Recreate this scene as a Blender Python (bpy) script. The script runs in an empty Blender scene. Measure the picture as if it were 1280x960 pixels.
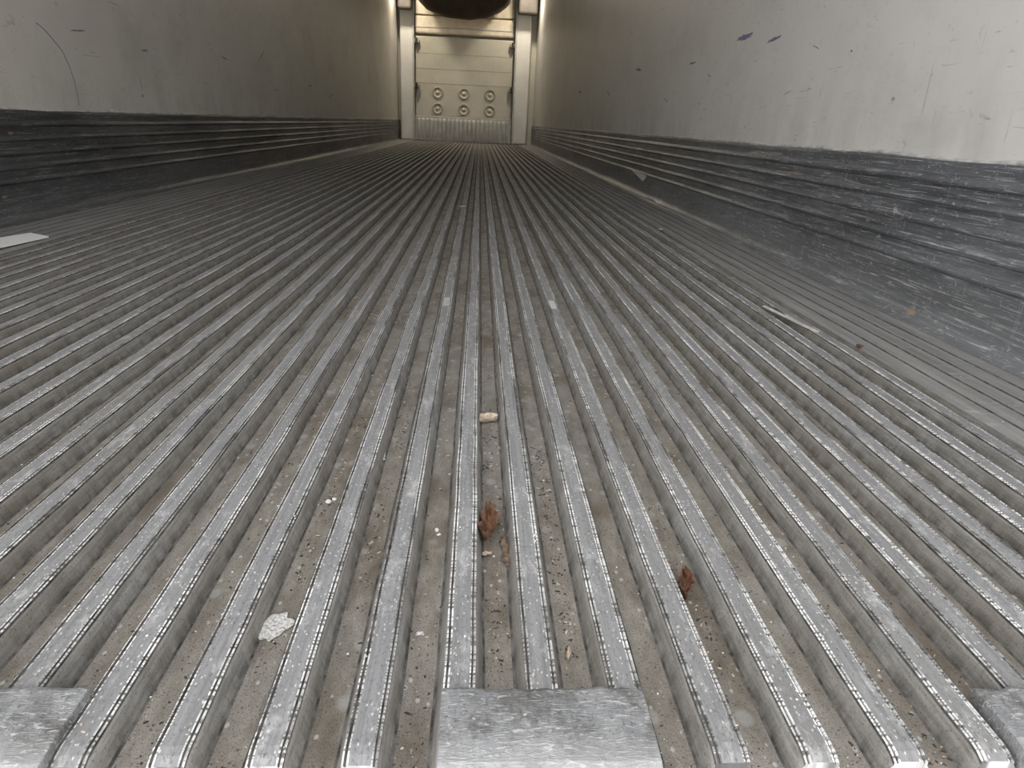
import bpy, math, random
from mathutils import Vector, Matrix, noise
random.seed(7)
C=bpy.context.collection
F=850.0
CAM=Vector((0.255,-0.30,0.37))
W=1.245; L=13.4; H=2.6; Y0=0.010
# ------------------------------------------------------------------ camera
Yc=Vector(((600-640)/F,(480-152)/F,-1)).normalized()
Zc=Vector((1,-.047,0)).cross(Yc).normalized()
if Zc.y<0: Zc=-Zc
R=Matrix((Yc.cross(Zc),Yc,Zc))
cd=bpy.data.cameras.new('camera'); cam=bpy.data.objects.new('camera',cd); C.objects.link(cam)
cam.matrix_world=Matrix.Translation(CAM)@R.to_4x4()
cd.sensor_width=36; cd.lens=F/1280*36; cd.clip_start=0.01; cd.clip_end=200
bpy.context.scene.camera=cam

# ------------------------------------------------------------------ node helpers
class NT:
    def __init__(s,name):
        s.m=bpy.data.materials.new(name); s.m.use_nodes=True
        s.t=s.m.node_tree; s.n=s.t.nodes; s.b=s.n['Principled BSDF']
        s.tc=s.n.new('ShaderNodeTexCoord').outputs['Object']
    def L(s,a,b): s.t.links.new(a,b)
    def put(s,sock,v):
        if isinstance(v,(int,float,tuple,list)): sock.default_value=v
        else: s.L(v,sock)
    def map(s,scale=(1,1,1),loc=(0,0,0)):
        n=s.n.new('ShaderNodeMapping'); n.inputs['Scale'].default_value=scale; n.inputs['Location'].default_value=loc
        s.L(s.tc,n.inputs['Vector']); return n.outputs[0]
    def noise(s,scale=(1,1,1),detail=4,rough=.55,loc=(0,0,0),dist=0):
        n=s.n.new('ShaderNodeTexNoise'); n.inputs['Scale'].default_value=1
        n.inputs['Detail'].default_value=detail; n.inputs['Roughness'].default_value=rough; n.inputs['Distortion'].default_value=dist
        s.L(s.map(scale,loc),n.inputs['Vector']); return n.outputs['Fac']
    def ramp(s,f,a,b,lo=0.0,hi=1.0):
        n=s.n.new('ShaderNodeMapRange'); s.L(f,n.inputs[0])
        for i,v in zip((1,2,3,4),(a,b,lo,hi)): n.inputs[i].default_value=v
        return n.outputs[0]
    def mix(s,f,a,b):
        n=s.n.new('ShaderNodeMix'); n.data_type='RGBA'
        s.put(n.inputs[0],f)
        for k,v in ((6,a),(7,b)):
            if isinstance(v,(tuple,list)) and len(v)==3: v=(*v,1)
            s.put(n.inputs[k],v)
        return n.outputs[2]
    def math(s,op,a,b=0.0):
        n=s.n.new('ShaderNodeMath'); n.operation=op; s.put(n.inputs[0],a); s.put(n.inputs[1],b); return n.outputs[0]
    def sep(s):
        n=s.n.new('ShaderNodeSeparateXYZ'); s.L(s.tc,n.inputs[0]); return n.outputs
    def voro(s,scale,feature='F1',rnd=1,loc=(0,0,0)):
        n=s.n.new('ShaderNodeTexVoronoi'); n.feature=feature; n.inputs['Scale'].default_value=1; n.inputs['Randomness'].default_value=rnd
        s.L(s.map(scale,loc),n.inputs['Vector']); return n.outputs['Distance']
    def bump(s,h,strength=.3,dist=.001):
        n=s.n.new('ShaderNodeBump'); n.inputs['Strength'].default_value=strength; n.inputs['Distance'].default_value=dist
        s.L(h,n.inputs['Height']); s.L(n.outputs[0],s.b.inputs['Normal'])
    def fin(s,col,metal=0,rough=.5,spec=None):
        if isinstance(col,(tuple,list)) and len(col)==3: col=(*col,1)
        s.put(s.b.inputs['Base Color'],col); s.put(s.b.inputs['Metallic'],metal); s.put(s.b.inputs['Roughness'],rough)
        if spec is not None: s.b.inputs['Specular IOR Level'].default_value=spec
        return s.m
def simple(name,c,rough=.6,metal=0,var=.25,sc=20):
    t=NT(name); n=t.noise((sc,sc,sc))
    return t.fin(t.mix(t.ramp(n,.3,.7),tuple(x*(1-var) for x in c),tuple(min(1,x*(1+var)) for x in c)),metal,rough)

# --- floor: top faces of ridges
t=NT('worn_aluminium_ridge_top')
big=t.noise((3,.7,1),5,.6); streak=t.noise((260,6,1),4,.6); fine=t.noise((500,220,300),3,.7); patch=t.noise((45,16,1),7,.8,(3,1,0))
c=t.mix(t.ramp(streak,.3,.7),(.165,.166,.172),(.285,.288,.295))
c=t.mix(t.ramp(big,.35,.7,0,.6),c,(.165,.158,.145))
c=t.mix(t.ramp(patch,.54,.68,0,.75),c,(.48,.48,.475))
sp=t.voro((260,130,1)); c=t.mix(t.ramp(sp,.12,.20,.7,0),c,(.64,.64,.63))
c=t.mix(t.ramp(fine,.55,.71,0,.75),c,(.06,.057,.052))
t.bump(t.math('ADD',fine,streak),.3,.0006)
M_TOP=t.fin(c,.1,t.ramp(patch,.3,.7,.66,.54),.4)
# --- serrated lips: tooth highlights painted in as bright dashes on dark
t=NT('serrated_ridge_lip')
a=t.noise((30,420,1),2,.5); b=t.noise((14,5,1),6,.75,(5,0,0)); 
ser=t.math('MULTIPLY',t.ramp(a,.42,.52,.12,1),t.ramp(b,.40,.57,.12,1))
c=t.mix(ser,(.075,.072,.068),(.88,.88,.87))
t.bump(a,.35,.0008)
M_LIP=t.fin(c,.15,.45)
t=NT('grime_groove')
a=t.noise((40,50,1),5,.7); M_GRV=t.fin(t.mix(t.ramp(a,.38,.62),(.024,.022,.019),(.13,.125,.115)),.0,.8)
# --- ridge sides
t=NT('ridge_side_grime')
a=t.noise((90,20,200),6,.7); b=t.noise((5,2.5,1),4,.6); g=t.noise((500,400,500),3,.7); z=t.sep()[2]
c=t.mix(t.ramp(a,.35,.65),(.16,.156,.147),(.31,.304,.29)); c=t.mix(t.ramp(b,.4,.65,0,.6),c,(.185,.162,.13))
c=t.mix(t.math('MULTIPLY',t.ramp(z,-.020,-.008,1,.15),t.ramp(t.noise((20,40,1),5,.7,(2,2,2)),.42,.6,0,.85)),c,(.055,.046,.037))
c=t.mix(t.ramp(g,.55,.69,0,.65),c,(.055,.046,.038))
t.bump(t.math('ADD',a,g),.35,.001)
M_SIDE=t.fin(c,.05,.66,.4)
# --- valley
t=NT('dusty_valley')
a=t.noise((60,22,1),7,.7); g=t.noise((700,600,1),3,.7); b=t.noise((5,2,1),4,.6,(9,2,0))
c=t.mix(t.ramp(a,.32,.68),(.145,.128,.107),(.29,.27,.236))
c=t.mix(t.ramp(b,.42,.7,0,.65),c,(.25,.243,.23))
br=t.noise((10,5,1),6,.7,(1,6,0)); c=t.mix(t.ramp(br,.48,.64,0,.75),c,(.10,.077,.054))
c=t.mix(t.ramp(g,.53,.67,0,.85),c,(.04,.033,.026))
v=t.voro((85,60,1),loc=(3,2,0)); c=t.mix(t.ramp(v,.10,.17,.6,0),c,(.50,.49,.46))
v=t.voro((120,140,1),loc=(1,7,0)); c=t.mix(t.ramp(v,.09,.14,.8,0),c,(.04,.032,.025))
sm=t.voro((30,24,1),loc=(4,1,0)); c=t.mix(t.ramp(sm,.13,.22,.35,0),c,(.40,.40,.39))
t.bump(t.math('ADD',g,a),.5,.0012)
M_VAL=t.fin(c,.0,t.ramp(b,.3,.7,.7,.55),.4)
# --- flat edge strips
t=NT('scuffed_floor_edge')
a=t.noise((40,3,1),6,.65); s2=t.noise((9,60,1),4,.6,(2,2,0),1.5); g=t.noise((300,200,1),3,.6)
c=t.mix(t.ramp(a,.33,.67),(.18,.178,.172),(.32,.317,.31)); c=t.mix(t.ramp(s2,.62,.70,0,.4),c,(.55,.55,.55)); c=t.mix(t.ramp(g,.58,.70,0,.6),c,(.06,.052,.045))
t.bump(a,.15,.001)
M_EDGE=t.fin(c,.1,t.ramp(a,.3,.7,.6,.46))
# --- kick plates
def kick_mat(name,dark,lite,low,scr,rlo,rhi,metal):
    t=NT(name)
    a=t.noise((1,3.2,60),6,.65); b=t.noise((1,1.6,7),6,.65,(0,3,1)); s=t.noise((1,7,260),5,.7,(0,5,3),1.2); v=t.noise((1,70,6),5,.7,(0,1,9),1.0)
    s2=t.noise((1,22,60),4,.7,(0,2,8),3.0); s3=t.noise((1,2.5,120),5,.7,(0,9,1),.6); z=t.sep()[2]
    c=t.mix(t.ramp(a,.3,.7),dark,lite)
    c=t.mix(t.ramp(z,.17,.03,0,.85),c,t.mix(t.ramp(a,.3,.7),tuple(x*.6 for x in low),low))
    c=t.mix(t.ramp(b,.42,.70,0,.6),c,tuple(x*1.6 for x in lite))
    c=t.mix(t.ramp(s3,.55,.68,0,scr*.5),c,(.42,.43,.44))
    c=t.mix(t.ramp(s,.57,.64,0,scr),c,(.60,.61,.62))
    c=t.mix(t.ramp(s2,.61,.65,0,scr*.8),c,(.58,.58,.58))
    c=t.mix(t.ramp(v,.60,.70,0,scr*.6),c,(.45,.45,.45))
    o=t.voro((3,4.5,13),loc=(1,2,5)); c=t.mix(t.ramp(o,.06,.085,.8,0),c,(.40,.26,.15))
    t.bump(t.math('ADD',a,s),.3,.0015)
    return t.fin(c,metal,t.ramp(b,.3,.7,rhi,rlo))
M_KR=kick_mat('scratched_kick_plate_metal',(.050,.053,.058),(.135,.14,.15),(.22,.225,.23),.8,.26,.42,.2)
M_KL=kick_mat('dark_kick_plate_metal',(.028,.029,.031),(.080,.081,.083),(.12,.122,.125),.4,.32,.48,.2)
# --- walls: one panel type, side light painted in, right lighter and left darker
def wall_mat(name,c0,c1,seed,dirt):
    t=NT(name)
    a=t.noise((1,.8,1.2),4,.6,(0,seed,1)); g=t.noise((1,7,9),5,.65,(0,seed,4)); 
    c=t.mix(t.ramp(a,.3,.7),c0,c1); c=t.mix(t.ramp(g,.5,.8,0,.25),c,tuple(x*.72 for x in c0))
    st=t.noise((1,1.6,2.4),6,.7,(0,seed+2,8)); c=t.mix(t.ramp(st,.5,.72,0,dirt),c,tuple(x*.6 for x in c0))
    z=t.sep()[2]; low=t.math('MULTIPLY',t.ramp(z,.34,.60,1,0),t.ramp(t.noise((1,9,3),5,.6,(0,seed,7)),.4,.75,0,.35))
    c=t.mix(low,c,(.27,.26,.24))
    s=t.noise((1,5,70),3,.55,(0,seed+3,2),2.0); c=t.mix(t.ramp(s,.67,.71,0,.5),c,(.2,.2,.23))
    s=t.noise((1,55,6),3,.55,(0,seed+1,5),1.0); c=t.mix(t.ramp(s,.68,.73,0,.4),c,(.28,.26,.22))
    s=t.noise((1,14,18),4,.65,(0,seed+6,5),2.5); c=t.mix(t.ramp(s,.63,.68,0,.35),c,tuple(x*.55 for x in c0))
    o=t.voro((1,5,9),loc=(0,seed,3)); c=t.mix(t.ramp(o,.03,.05,.6,0),c,(.15,.14,.13))
    w=t.noise((1,2.2,.5),3,.5,(0,seed,0)); t.bump(w,.25,.01)
    return t.fin(c,0,t.ramp(g,.3,.7,.45,.32),.5)
M_WR=wall_mat('lit_grp_panel',(.64,.625,.595),(.74,.725,.695),11,.28)
M_WL=wall_mat('shaded_grp_panel',(.57,.545,.49),(.66,.635,.58),4,.45)
M_CEIL=simple('ceiling_grp',(.66,.64,.60),.5,0,.06,2)
M_SEAL=simple('sealant',(.46,.45,.43),.6,0,.35,40)
t=NT('cream_bulkhead_panel')
a=t.noise((2,1,2.5),5,.6); b=t.noise((30,1,5),4,.6)
c=t.mix(t.ramp(a,.3,.7),(.52,.505,.43),(.64,.62,.54)); c=t.mix(t.ramp(b,.6,.8,0,.4),c,(.36,.33,.26)); M_BULK=t.fin(c,0,.38)
M_POST=simple('white_post_paint',(.74,.74,.72),.4,0,.08,3)
M_RING=simple('ochre_vent_ring',(.42,.385,.29),.5,0,.15,10)
M_STEEL=simple('brushed_bar_metal',(.84,.75,.60),.35,.2,.12,8)
M_FOOT=simple('grey_footer_grating',(.52,.52,.50),.45,.1,.15,10)
M_DUCT=simple('brown_duct_fabric',(.090,.068,.050),.85,0,.3,6)
M_UNIT=simple('refrigeration_unit_casing',(.09,.08,.07),.6,0,.2,6)
M_BLACK=simple('black_rubber',(.03,.03,.03),.7)
M_FRAME=simple('rear_frame_steel',(.32,.33,.34),.4,.7,.2,12)
M_TORN=simple('torn_aluminium_edge',(.5,.5,.5),.4,.4,.2,60)
t=NT('scuffed_aluminium_block')
a=t.noise((60,25,40),6,.7); b=t.noise((60,260,100),4,.65,(1,1,1),2.5); d=t.noise((30,25,25),6,.75,(4,4,4)); e=t.noise((300,300,300),3,.7); y=t.sep()[1]
c=t.mix(t.ramp(a,.3,.7),(.14,.143,.147),(.29,.293,.297)); c=t.mix(t.ramp(d,.48,.60,0,.8),c,(.095,.091,.086)); c=t.mix(t.ramp(b,.56,.64,0,.6),c,(.58,.58,.57)); c=t.mix(t.ramp(e,.56,.66,0,.65),c,(.06,.06,.056))
c=t.mix(t.ramp(y,.030,.006,0,.5),c,(.40,.40,.40))
t.bump(t.math('ADD',a,b),.8,.0016); M_BLOCK=t.fin(c,.15,.55,.4)

# ------------------------------------------------------------------ mesh helpers
def mesh(name,v,f,mats,mi=None,smooth=False,parent=None):
    m=bpy.data.meshes.new(name); m.from_pydata(v,[],f); 
    for k in (mats if isinstance(mats,list) else [mats]): m.materials.append(k)
    if mi: m.polygons.foreach_set('material_index',mi)
    if smooth: m.polygons.foreach_set('use_smooth',[True]*len(m.polygons))
    m.update(); o=bpy.data.objects.new(name,m); C.objects.link(o)
    if parent: o.parent=parent
    return o
def box(name,x0,x1,y0,y1,z0,z1,mat,bev=0,parent=None,seg=2):
    v=[(x,y,z) for x in (x0,x1) for y in (y0,y1) for z in (z0,z1)]
    f=[(0,1,3,2),(4,6,7,5),(0,4,5,1),(2,3,7,6),(0,2,6,4),(1,5,7,3)]
    o=mesh(name,v,f,mat,parent=parent)
    if bev:
        b=o.modifiers.new('bevel','BEVEL'); b.width=bev; b.segments=seg
    return o
def ysteps(y0,y1,d0,growth):
    ys=[y0]; d=d0
    while ys[-1]+d<y1: ys.append(ys[-1]+d); d*=growth
    ys.append(y1); return ys

# ------------------------------------------------------------------ floor (ridged)
P=.0587; a=.0112
prof=[]
D=-.019
RX0=.250
ks=[k for k in range(-30,20) if -0.96<RX0+k*P<0.975]
xl=RX0+ks[0]*P-P/2; xr=RX0+ks[-1]*P+P/2
def strip(x0,x1):
    out=[]; n=max(1,round((x1-x0)/.042)); w=(x1-x0)/n
    for i in range(n):
        s=x0+i*w
        out+=[(s,-.0015,5),(s+w-.006,-.0015,2),(s+w-.0045,-.004,2),(s+w-.0015,-.004,2)]
    return out
prof+=strip(-W,xl-.004); prof.append((xl-.004,-.0015,3))
for k in ks:
    c=RX0+k*P
    prof+=[(c-P/2,D,4),(c-a-.0075,D,2),(c-a-.0055,D+.0008,3),(c-a-.0012,-.0045,3),(c-a,-.0030,2),(c-a,-.0004,1),(c-a+.0012,.0003,2),(c-a+.0020,-.0012,2),(c-a+.0028,-.0012,1),
           (c-a+.0031,.0,1),(c-a+.0042,.0002,0),(c+a-.0042,.0002,1),(c+a-.0031,0,2),(c+a-.0028,-.0012,2),(c+a-.0020,-.0012,1),(c+a-.0012,.0003,1),
           (c+a,-.0004,2),(c+a,-.0030,3),(c+a+.0012,-.0045,3),(c+a+.0055,D+.0008,2),(c+a+.0075,D,4)]
prof+=[(xr,D,3),(xr+.004,-.0015,5)]+strip(xr+.006,W)+[(W,-.0015,5)]
ys=ysteps(Y0,L,.006,1.022)
verts=[];faces=[];mi=[]
n=len(prof)
for j,y in enumerate(ys):
    for (x,z,m) in prof:
        k=round((x-RX0)/P)
        wx=.0012*noise.noise((y*2.3,k*3.7,0))+.0006*noise.noise((y*14,k*1.9,4)) if -.97<x<.99 else 0
        wz=.0011*noise.noise((x*6,y*1.5,8))+.0003*noise.noise((x*90,y*30,2))
        zz=z
        if j==0 and z>-.01: zz-=.0035
        if j==1 and z>-.01: zz-=.001
        verts.append((x+wx,y,zz+wz))
for j in range(len(ys)-1):
    for i in range(n-1):
        q=j*n+i; faces.append((q,q+1,q+1+n,q+n)); mi.append(prof[i][2])
b0=len(verts)
for i in range(n): x,y,z=verts[i]; verts.append((x,y,D-.012))
for i in range(n-1): faces.append((i,b0+i,b0+i+1,i+1)); mi.append(1 if prof[i][1]>-.01 or prof[i+1][1]>-.01 else 3)
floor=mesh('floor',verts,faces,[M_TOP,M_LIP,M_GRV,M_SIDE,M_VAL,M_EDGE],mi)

sill=box('rear_door_sill',-1.30,1.30,-.02,.16,-.20,D-.013,M_FRAME,.004)
def block(cx,parent=None,name='dock_buffer_plate'):
    hw=.0700; vs=[];fs=[]
    sec=[(.064,-.002),(.064,.0045),(.060,.0062),(.020,.0058),(.006,.004),(-.004,-.001),(-.010,-.010),(-.012,-.034),(.02,-.034)]
    nx=40
    for i in range(nx+1):
        x=cx-hw+2*hw*i/nx
        for (y,z) in sec:
            e=.0024*noise.noise((x*60,y*40,1))+.0014*noise.noise((x*190,y*40,1)); vs.append((x,y+(e if y>.05 else 0),z+.0014*noise.noise((x*30,y*50,5))+.0006*noise.noise((x*160,y*150,5))))
    m=len(sec)
    for i in range(nx):
        for j in range(m):
            p=i*m+j; q=i*m+(j+1)%m; fs.append((p,q,q+m,p+m))
    fs.append(tuple(range(m))[::-1]); fs.append(tuple(nx*m+j for j in range(m)))
    o=mesh(name,vs,fs,M_BLOCK); b=o.modifiers.new('b','BEVEL'); b.width=.0012; b.segments=2; b.limit_method='ANGLE'; b.angle_limit=math.radians(40); return o
for i,cx in enumerate([.3085-.378*3,.3085-.378*2,.3085-.374,.3085,.3085+.380,.3085+.380*2]): block(cx)

# ------------------------------------------------------------------ walls / ceiling
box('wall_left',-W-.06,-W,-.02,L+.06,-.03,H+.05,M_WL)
box('wall_right',W,W+.06,-.02,L+.06,-.03,H+.05,M_WR)
box('wall_front',-W,W,L,L+.06,-.03,H+.05,M_BULK)
box('ceiling',-W,W,-.02,L,H,H+.05,M_CEIL)
def frame():
    e=bpy.data.objects.new('rear_door_frame',None); C.objects.link(e)
    box('post_left',-1.34,-1.305,-.10,-.02,-.2,H+.1,M_FRAME,.004,e); box('post_right',1.305,1.34,-.10,-.02,-.2,H+.1,M_FRAME,.004,e)
    box('header',-1.305,1.305,-.10,-.02,H+.05,H+.15,M_FRAME,.004,e)
frame()

# ------------------------------------------------------------------ kick plates (ribbed)
def kick(side,mat,name):
    top=.335
    pr=[(.000,top+.004),(.010,top+.003),(.013,top-.004)]
    z=top-.010
    for r in range(5):
        pr+=[(.012,z),(.0125,z-.018),(.018,z-.024),(.0200,z-.029),(.018,z-.034),(.0115,z-.038)]
        z-=.043
    pr+=[(.012,z),(.012,z-.014),(.012,.030)]
    for i in range(1,8):
        an=i/7*math.pi/2; pr.append((.012+.026*(1-math.cos(an)),.030-.028*math.sin(an)))
    pr+=[(.045,.0015),(.047,-.001)]
    ys=ysteps(-.01,L-.001,.02,1.018); vs=[];fs=[];n=len(pr)
    for y in ys:
        for i,(d,z) in enumerate(pr):
            dz=.0045*noise.noise((y*3.1,side,3))+.002*noise.noise((y*15,side,3)) if i<4 else .0015*noise.noise((y*1.1,i*.2,3))
            dd=(.004*noise.noise((y*2.1,z*9,side*3+7))+.0015*noise.noise((y*11,z*20,side)))*(1 if .02<z<.32 else .2)
            vs.append((side*(W-max(0.0005,d+dd if i else 0)),y,z+dz))
    for j in range(len(ys)-1):
        for i in range(n-1):
            q=j*n+i; f=(q,q+1,q+1+n,q+n); fs.append(f if side>0 else f[::-1])
    o=mesh(name,vs,fs,mat); 
    for p in o.data.polygons: p.use_smooth=True
    b=o.modifiers.new('e','EDGE_SPLIT'); b.split_angle=math.radians(35)
    vs=[];fs=[]
    for y in ys:
        h=.003+.005*max(0,noise.noise((y*6,side*3,1))+.4); b0=.0045*noise.noise((y*3.1,side,3))
        for an in range(5):
            t_=an/4*math.pi; vs.append((side*(W-.001-.009*math.sin(t_)),y,top+.001+b0-math.cos(t_)*h+h*.8))
    for j in range(len(ys)-1):
        for i in range(4):
            q=j*5+i; fs.append((q,q+1,q+6,q+5))
    mesh('sealant_bead',vs,fs,M_SEAL,smooth=True,parent=o)
    return o
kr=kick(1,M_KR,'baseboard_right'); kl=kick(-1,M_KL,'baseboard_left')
mesh('torn_lip',[(W-.012,3.78,.128),(W-.014,4.25,.130),(W-.040,4.0,.118),(W-.032,3.80,.085),(W-.020,3.79,.10)],[(0,1,2),(0,2,3,4)],M_TORN,parent=kr)

# ------------------------------------------------------------------ scuffs on walls
M_BLUE=simple('blue_scuff',(.20,.20,.31),.6,0,.5,200); M_DK=simple('dark_scuff',(.22,.22,.22),.7,0,.5,200)
def blob(name,side,y,z,w,h,ang,mat,parent):
    vs=[];N=22
    x=side*(W-.0006)
    for i in range(N):
        t_=2*math.pi*i/N; r=1+.8*noise.noise((math.cos(t_)*2.5+y*7,math.sin(t_)*2.5+z*9,1))
        u=w*.5*math.cos(t_)*r; v_=h*.5*math.sin(t_)*r
        vs.append((x,y+u*math.cos(ang)-v_*math.sin(ang),z+u*math.sin(ang)+v_*math.cos(ang)))
    return mesh(name,vs,[tuple(range(N))],mat,parent=parent)
wr=bpy.data.objects['wall_right']; wl=bpy.data.objects['wall_left']
for (y,z,w,h,an,m) in [(2.53,.712,.14,.020,.0,M_BLUE),(2.24,.675,.11,.010,-.05,M_BLUE),(3.18,.67,.09,.009,0,M_DK),(4.38,.72,.16,.014,.1,M_DK),
                     (7.05,.69,.14,.02,0,M_DK),(1.68,.59,.012,.006,0,M_DK),(2.9,.60,.05,.004,.2,M_DK),(1.9,.62,.05,.003,.3,M_DK),(2.05,.50,.06,.0025,-.2,M_DK),(5.4,.62,.12,.01,.3,M_DK),(3.6,.52,.07,.006,.3,M_DK)]:
    blob('scuff',1,y,z,w,h,an,m,wr)
for (y,z,w,h,an,m) in [(3.13,.60,.06,.009,.1,M_DK),(4.16,.65,.10,.008,-.1,M_DK),(3.05,.41,.015,.012,0,M_DK),(2.6,.62,.11,.006,.1,M_DK),(3.05,.46,.004,.06,0,M_DK),(5.2,.52,.1,.006,.2,M_DK),(6.3,.6,.12,.01,0,M_DK),(4.9,.72,.16,.008,.5,M_DK),(7.2,.55,.2,.01,.2,M_DK)]:
    blob('scuff',-1,y,z,w,h,an,m,wl)
pts=[(2.34,.615),(2.38,.60),(2.42,.575),(2.47,.54),(2.50,.49),(2.515,.44),(2.52,.39),(2.52,.36)]
vs=[];fs=[]
for i,(y,z) in enumerate(pts): vs+=[(-W+.0006,y-.0022,z-.0015),(-W+.0006,y+.0022,z+.0015)]
for i in range(len(pts)-1): fs.append((2*i,2*i+1,2*i+3,2*i+2))
mesh('scratch',vs,fs,M_DK,parent=wl)

# ------------------------------------------------------------------ front bulkhead
bk=bpy.data.objects.new('bulkhead_panel',None); C.objects.link(bk)
yb=L-.10
box('board',-.93,.82,yb,L-.002,.43,1.75,M_BULK,.012,bk)
for z in (.98,1.22,1.47): box('seam',-.92,.81,yb-.003,yb+.002,z,z+.010,M_RING,.002,bk)
box('upper_board',-.93,.82,yb+.03,L-.002,2.10,H-.01,M_STEEL,.01,bk)
box('load_bar',-.93,.82,yb-.05,yb+.05,1.79,2.07,M_STEEL,.03,bk)
box('load_bar_lip',-.93,.82,yb-.06,yb,1.88,1.90,M_FOOT,.005,bk)
def ring(cx,cz):
    N=24;vs=[];fs=[]
    rs=[(.100,0),(.098,-.018),(.084,-.024),(.074,-.014),(.066,-.006),(.030,-.004),(.028,-.014),(.0,-.018)]
    for r,dy in rs:
        for i in range(N): vs.append((cx+r*math.cos(2*math.pi*i/N),yb+dy,cz+r*math.sin(2*math.pi*i/N)))
    for j in range(len(rs)-1):
        for i in range(N):
            fs.append((j*N+i,j*N+(i+1)%N,(j+1)*N+(i+1)%N,(j+1)*N+i))
    mi=[]
    for j in range(len(rs)-1): mi+=[0 if j<3 else 1]*N
    mesh('round_vent',vs,fs,[M_RING,M_BULK],mi,True,bk)
for cx in (-.53,-.05,.43):
    for cz in (.83,.56): ring(cx,cz)
box('foot_board',-.95,.84,L-.13,L-.002,.0,.43,M_FOOT,.01,bk)
x=-.90
while x<.80:
    vs=[];fs=[];prof2=[(0,0),(.008,-.03),(.03,-.035),(.045,-.03),(.053,0)]
    zs=[.05,.10,.34,.375,.39]; sc=[.6,1,1,.7,.1]
    for z,s in zip(zs,sc):
        for (dx,dy) in prof2: vs.append((x+dx,L-.13+dy*s,z))
    for j in range(4):
        for i in range(4): q=j*5+i; fs.append((q,q+1,q+6,q+5))
    mesh('rib',vs,fs,M_FOOT,smooth=True,parent=bk); x+=.078
def post(side,x0,x1):
    box('post',x0,x1,L-.20,L-.001,0.0,H-.01,M_POST,.03,bk,4)
    box('flange',(x0-.012 if side>0 else x1-.02),(x0+.02 if side>0 else x1+.012),L-.215,L-.12,0,H-.02,M_FOOT,.004,bk)
    for z in (.93,1.66):
        xx=x0-.05 if side>0 else x1+.05
        box('latch',xx-.05,xx+.05,L-.19,L-.10,z-.03,z+.03,M_RING,.01,bk); box('latch_pin',xx-.02,xx+.02,L-.205,L-.18,z-.055,z+.05,M_BLACK,.005,bk)
post(-1,-1.20,-.96); post(1,.86,1.13)
un=bpy.data.objects.new('refrigeration_unit',None); C.objects.link(un)
box('casing',-.88,.80,L-.80,L-.24,2.40,H-.002,M_UNIT,.05,un,4)
box('bracket_left',-1.20,-.97,L-.50,L-.24,2.12,H-.002,M_UNIT,.03,un); box('bracket_right',.87,1.20,L-.50,L-.24,2.14,H-.002,M_UNIT,.03,un)
vs=[];fs=[]; N=28; sy=[L-.26,L-.30,L-.60,L-1.0,L-1.30,L-1.38,L-1.40]; dep=[.42,.47,.55,.66,.68,.64,.55]; hwid=[.80,.83,.84,.84,.83,.80,.72]
for y,d,hw in zip(sy,dep,hwid):
    for i in range(N+1):
        t_=math.pi*i/N; k=1+.03*noise.noise((i*.5,y*2,0))
        vs.append((-.06-hw*math.cos(t_)*k,y,H-.003-d*(math.sin(t_)**.6)*k))
for j in range(len(sy)-1):
    for i in range(N): q=j*(N+1)+i; fs.append((q,q+1,q+N+2,q+N+1))
fs.append(tuple((len(sy)-1)*(N+1)+i for i in range(N+1)))
mesh('air_duct',vs,fs,M_DUCT,smooth=True,parent=un)

# ------------------------------------------------------------------ loose things on the floor
M_CARD=simple('white_card',(.80,.80,.79),.6,0,.04,10); M_LEAF=simple('dry_leaf_brown',(.115,.055,.030),.6,0,.75,140); M_TAN=simple('dry_leaf_tan',(.46,.38,.29),.8,0,.4,120)
M_WOOD=simple('splintered_wood',(.13,.09,.062),.8,0,.65,220); M_WHITE=simple('paint_fleck',(.72,.72,.70),.6,0,.15,200); M_STRIP=simple('pale_strip_plastic',(.50,.49,.47),.5,0,.3,60)
M_CRUMB=simple('wood_crumb',(.20,.14,.10),.8,0,.5,150)
def prism(name,pts,z,th,mat,parent=None):
    n=len(pts); vs=[(x,y,z) for x,y in pts]+[(x,y,z+th) for x,y in pts]
    fs=[tuple(range(n))[::-1],tuple(range(n,2*n))]+[(i,(i+1)%n,n+(i+1)%n,n+i) for i in range(n)]
    return mesh(name,vs,fs,mat,parent=parent)
prism('card_strip',[(-1.15,1.46),(-1.065,1.80),(-.985,1.75),(-1.03,1.36)],.0012,.004,M_CARD)
prism('plastic_strip',[(.915,1.20),(.923,1.205),(.955,1.00),(.945,.995)],.0006,.002,M_STRIP)
def leaf(name,x,y,z,ln,wd,ang,mat,curl=.35,rx=0):
    vs=[];fs=[];n=14;m=8
    for i in range(n+1):
        u=i/n; w=wd*(math.sin(math.pi*min(1,u*.96+.02))**.7)
        for j in range(m+1):
            v=j/m*2-1
            edge=1+.45*noise.noise((u*9,v*.8+ang*3,x*40))
            px_=(u-.5)*ln; py_=v*w*.5*edge+ln*.06*math.sin(u*4+ang); pz=curl*wd*(v*v)*.8+curl*ln*.12*(2*u-1)**2+.0025*noise.noise((u*5,v*2.5,ang*5))+.0012
            vs.append((x+px_*math.cos(ang)-py_*math.sin(ang),y+px_*math.sin(ang)+py_*math.cos(ang),z+pz))
    for i in range(n):
        for j in range(m): q=i*(m+1)+j; fs.append((q,q+1,q+m+2,q+m+1))
    o=mesh(name,vs,fs,mat,smooth=False); s=o.modifiers.new('s','SOLIDIFY'); s.thickness=.0003; return o
leaf('dry_leaf',.2725,.290,-.018,.056,.019,1.62,M_LEAF,.85)
leaf('dry_leaf',.450,.200,-.018,.042,.013,1.45,M_LEAF,.85)
leaf('dry_leaf',.277,.56,-.018,.026,.018,.4,M_TAN,.6)
leaf('dry_leaf',.335,.120,-.018,.014,.003,1.5,M_TAN,.3)
leaf('dry_leaf',.343,.372,-.018,.007,.004,.3,M_TAN,.3)
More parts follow.
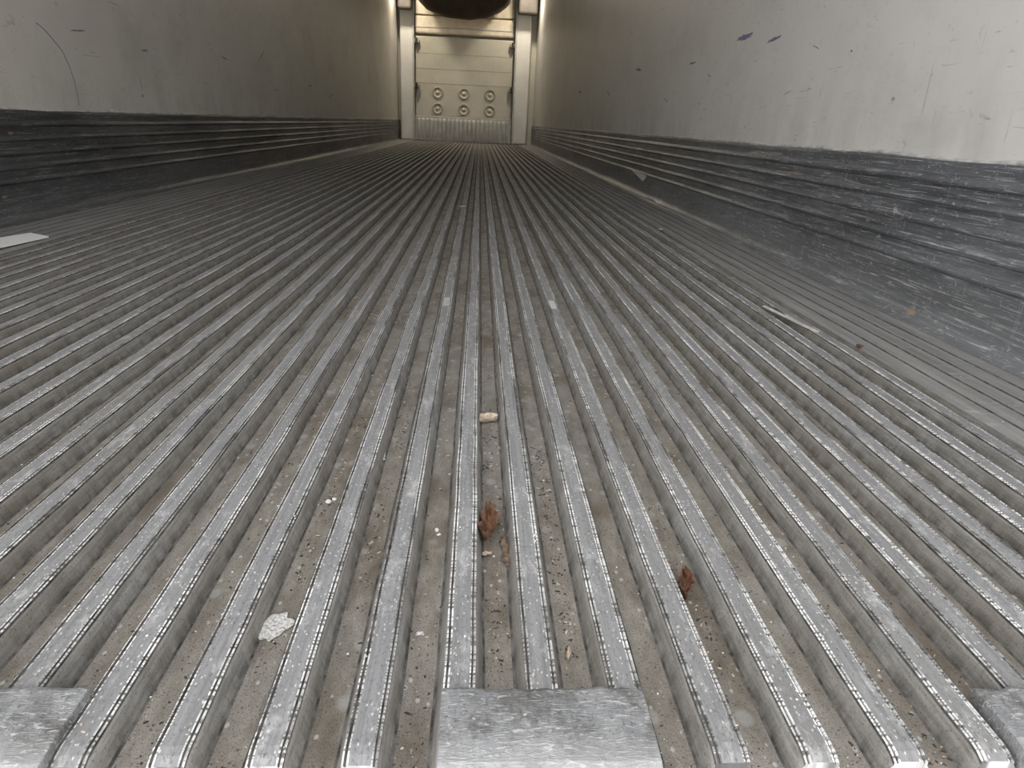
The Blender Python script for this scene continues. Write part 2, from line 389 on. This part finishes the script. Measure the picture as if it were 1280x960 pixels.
leaf('dry_leaf',.272,.250,-.018,.010,.005,.5,M_TAN,.3)
leaf('dry_leaf',.985,.90,.0,.014,.012,.8,M_LEAF,.5)
leaf('dry_leaf',.98,2.4,.0,.03,.02,.8,M_TAN,.3)
leaf('dry_leaf',.185,2.9,.001,.03,.015,.5,M_STRIP,.3)
def twig(name,p0,p1,r,mat):
    vs=[];fs=[];n=12;m=7; p0=Vector(p0);p1=Vector(p1);d=(p1-p0).normalized(); s=d.cross(Vector((0,0,1))).normalized(); u=s.cross(d)
    for i in range(n+1):
        c=p0.lerp(p1,i/n)+s*(r*.6*noise.noise((i*.6,p0.x*20,1))); rr=r*(.35 if i in(0,n) else 1)*(1+.7*noise.noise((i*1.3,r*900,p0.x*30)))
        for j in range(m):
            t_=2*math.pi*j/m; q=rr*(1+.4*noise.noise((i*.9,j*1.7,2))); vs.append(tuple(c+s*q*math.cos(t_)+u*q*.6*math.sin(t_)))
    for i in range(n):
        for j in range(m): fs.append((i*m+j,i*m+(j+1)%m,(i+1)*m+(j+1)%m,(i+1)*m+j))
    fs.append(tuple(range(m))); fs.append(tuple(n*m+j for j in range(m)))
    return mesh(name,vs,fs,mat)
twig('wood_splinter',(.2895,.280,-.0156),(.2915,.232,-.0156),.0036,M_WOOD)
twig('twig_fragment',(.146,.47,-.0170),(.149,.44,-.0170),.0012,M_STRIP)
vs=[];fs=[];mi=[]
def chip(x,y,z,r,m,asp=1,flat=.35):
    b=len(vs);n=6;an=random.random()*6.28
    pts=[]
    for i in range(n):
        t_=2*math.pi*i/n; q=r*(.6+.6*random.random()); px_=q*math.cos(t_)*asp; py_=q*math.sin(t_)
        pts.append((x+px_*math.cos(an)-py_*math.sin(an),y+px_*math.sin(an)+py_*math.cos(an)))
    for p in pts: vs.append((p[0],p[1],z-.0002))
    for p in pts: vs.append((x+(p[0]-x)*.8,y+(p[1]-y)*.8,z+r*flat*(.6+.6*random.random())))
    fs.append(tuple(b+n+i for i in range(n))); mi.append(m)
    for i in range(n): fs.append((b+i,b+(i+1)%n,b+n+(i+1)%n,b+n+i)); mi.append(m)
def zfl(x):
    if x<xl or x>xr: return -.0012
    d=abs((x-RX0+P/2)%P-P/2); return .0005 if d<a else (D+.0005 if d>a+.007 else None)
random.seed(5)
cnt=0
while cnt<9000:
    y=Y0+.01+(random.random()**1.9)*5.0; x=random.uniform(-1.1,1.1); z=zfl(x)
    if z is None or (z>-.01 and random.random()<.8): continue
    if noise.noise((x*9,y*4,3))<.0 and random.random()<.75: continue
    r=random.choice([.0003,.0003,.0004,.0006,.0008,.0010])*(1+y*.3); m=random.choice([0,0,1,1,1,1,1,3,3,2]) if z<-.01 else random.choice([0,2,3])
    chip(x,y,z,r,m,random.choice([1,1,1.6,2.5]) if m!=2 else 1); cnt+=1
for (vx,ya,yb_,nn) in [(.2794,.10,.75,420),(.338,.06,.50,420),(.1032,.10,.60,300),(.162,.2,.7,200),(.455,.1,.45,200)]:
    for _ in range(nn):
        y=random.uniform(ya,yb_); x=vx+random.gauss(0,.0045)
        if abs(x-vx)>.0095: continue
        if noise.noise((x*40,y*14,9))<-.1: continue
        m=random.choice([0,0,1,1,1,3]); chip(x,y,D+.0005,random.choice([.0003,.0004,.0006,.0009]),m,random.choice([1,1.5,2,3.5]))
for (x,y,r) in [(.222,.293,.0030),(.224,.285,.002),(-.426,1.294,.011),(.103,.345,.0035),(.108,.35,.003),(.56,.30,.002),(.66,.45,.002),(.34,.40,.0015),(-.30,.9,.006)]:
    z=zfl(x); chip(x,y,z if z is not None else -.01,r,2,1.2)
mesh('floor_debris',vs,fs,[M_CRUMB,M_BLACK,M_WHITE,M_TAN],mi)
def splat(name,x,y,z,w,h,mat,an=0,jag=.8):
    N=40;v=[]
    for i in range(N):
        t_=2*math.pi*i/N; r=1+jag*noise.noise((math.cos(t_)*1.7+x*30,math.sin(t_)*1.7+y*30,1)); u=w*.5*math.cos(t_)*r; q=h*.5*math.sin(t_)*r
        v.append((x+u*math.cos(an)-q*math.sin(an),y+u*math.sin(an)+q*math.cos(an)))
    return prism(name,v,z,.0004,mat)
t=NT('dried_paint'); q=t.noise((400,400,1),3,.7); M_SPLAT=t.fin(t.mix(t.ramp(q,.42,.55),(.30,.28,.25),(.62,.62,.61)),0,.5)
splat('paint_splat',.100,.150,D+.0005,.019,.032,M_SPLAT,-.3,.6); splat('paint_splat',.217,.143,D+.0005,.006,.005,M_SPLAT)
prism('paper_label',[(.418,1.19),(.431,1.19),(.431,1.12),(.418,1.12)],.0006,.0004,M_SPLAT)
prism('paper_label',[(.186,1.19),(.199,1.19),(.199,1.12),(.186,1.12)],.0006,.0004,M_TORN)

# ------------------------------------------------------------------ unseen lamps added for the warm glow on the front wall
def lamp(x,y,power):
    e=bpy.data.objects.new('added_glow_lamp',None); C.objects.link(e)
    box('housing',x-.07,x+.07,y-.08,y+.08,H-.035,H-.001,M_POST,.01,e)
    ld=bpy.data.lights.new('bulb','AREA'); ld.shape='RECTANGLE'; ld.size=.10; ld.size_y=.14; ld.energy=power; ld.color=(1,.88,.70)
    lo=bpy.data.objects.new('bulb',ld); C.objects.link(lo); lo.location=(x,y,H-.04); lo.parent=e
lamp(-1.05,12.45,20); lamp(1.02,12.45,20)

# ground outside and sky
g=simple('yard_asphalt',(.30,.30,.30),.9,0,.2,3)
mesh('ground',[(-60,-60,-1.25),(60,-60,-1.25),(60,60,-1.25),(-60,60,-1.25)],[(0,1,2,3)],g)
w=bpy.data.worlds.new('sky'); bpy.context.scene.world=w; w.use_nodes=True
nt=w.node_tree; bg=nt.nodes['Background']
tc=nt.nodes.new('ShaderNodeTexCoord'); sx=nt.nodes.new('ShaderNodeSeparateXYZ'); nt.links.new(tc.outputs['Generated'],sx.inputs[0])
cr=nt.nodes.new('ShaderNodeValToRGB'); nt.links.new(sx.outputs[2],cr.inputs[0])
cr.color_ramp.elements[0].position=0; cr.color_ramp.elements[0].color=(.86,.85,.84,1)
cr.color_ramp.elements[1].position=1; cr.color_ramp.elements[1].color=(.94,.95,.97,1)
nt.links.new(cr.outputs[0],bg.inputs[0])
mr=nt.nodes.new('ShaderNodeMapRange'); nt.links.new(sx.outputs[0],mr.inputs[0])
for i,v in zip((1,2,3,4),(-.7,.6,4.6,3.0)): mr.inputs[i].default_value=v
nt.links.new(mr.outputs[0],bg.inputs[1])
bpy.context.scene.view_settings.view_transform='Standard'
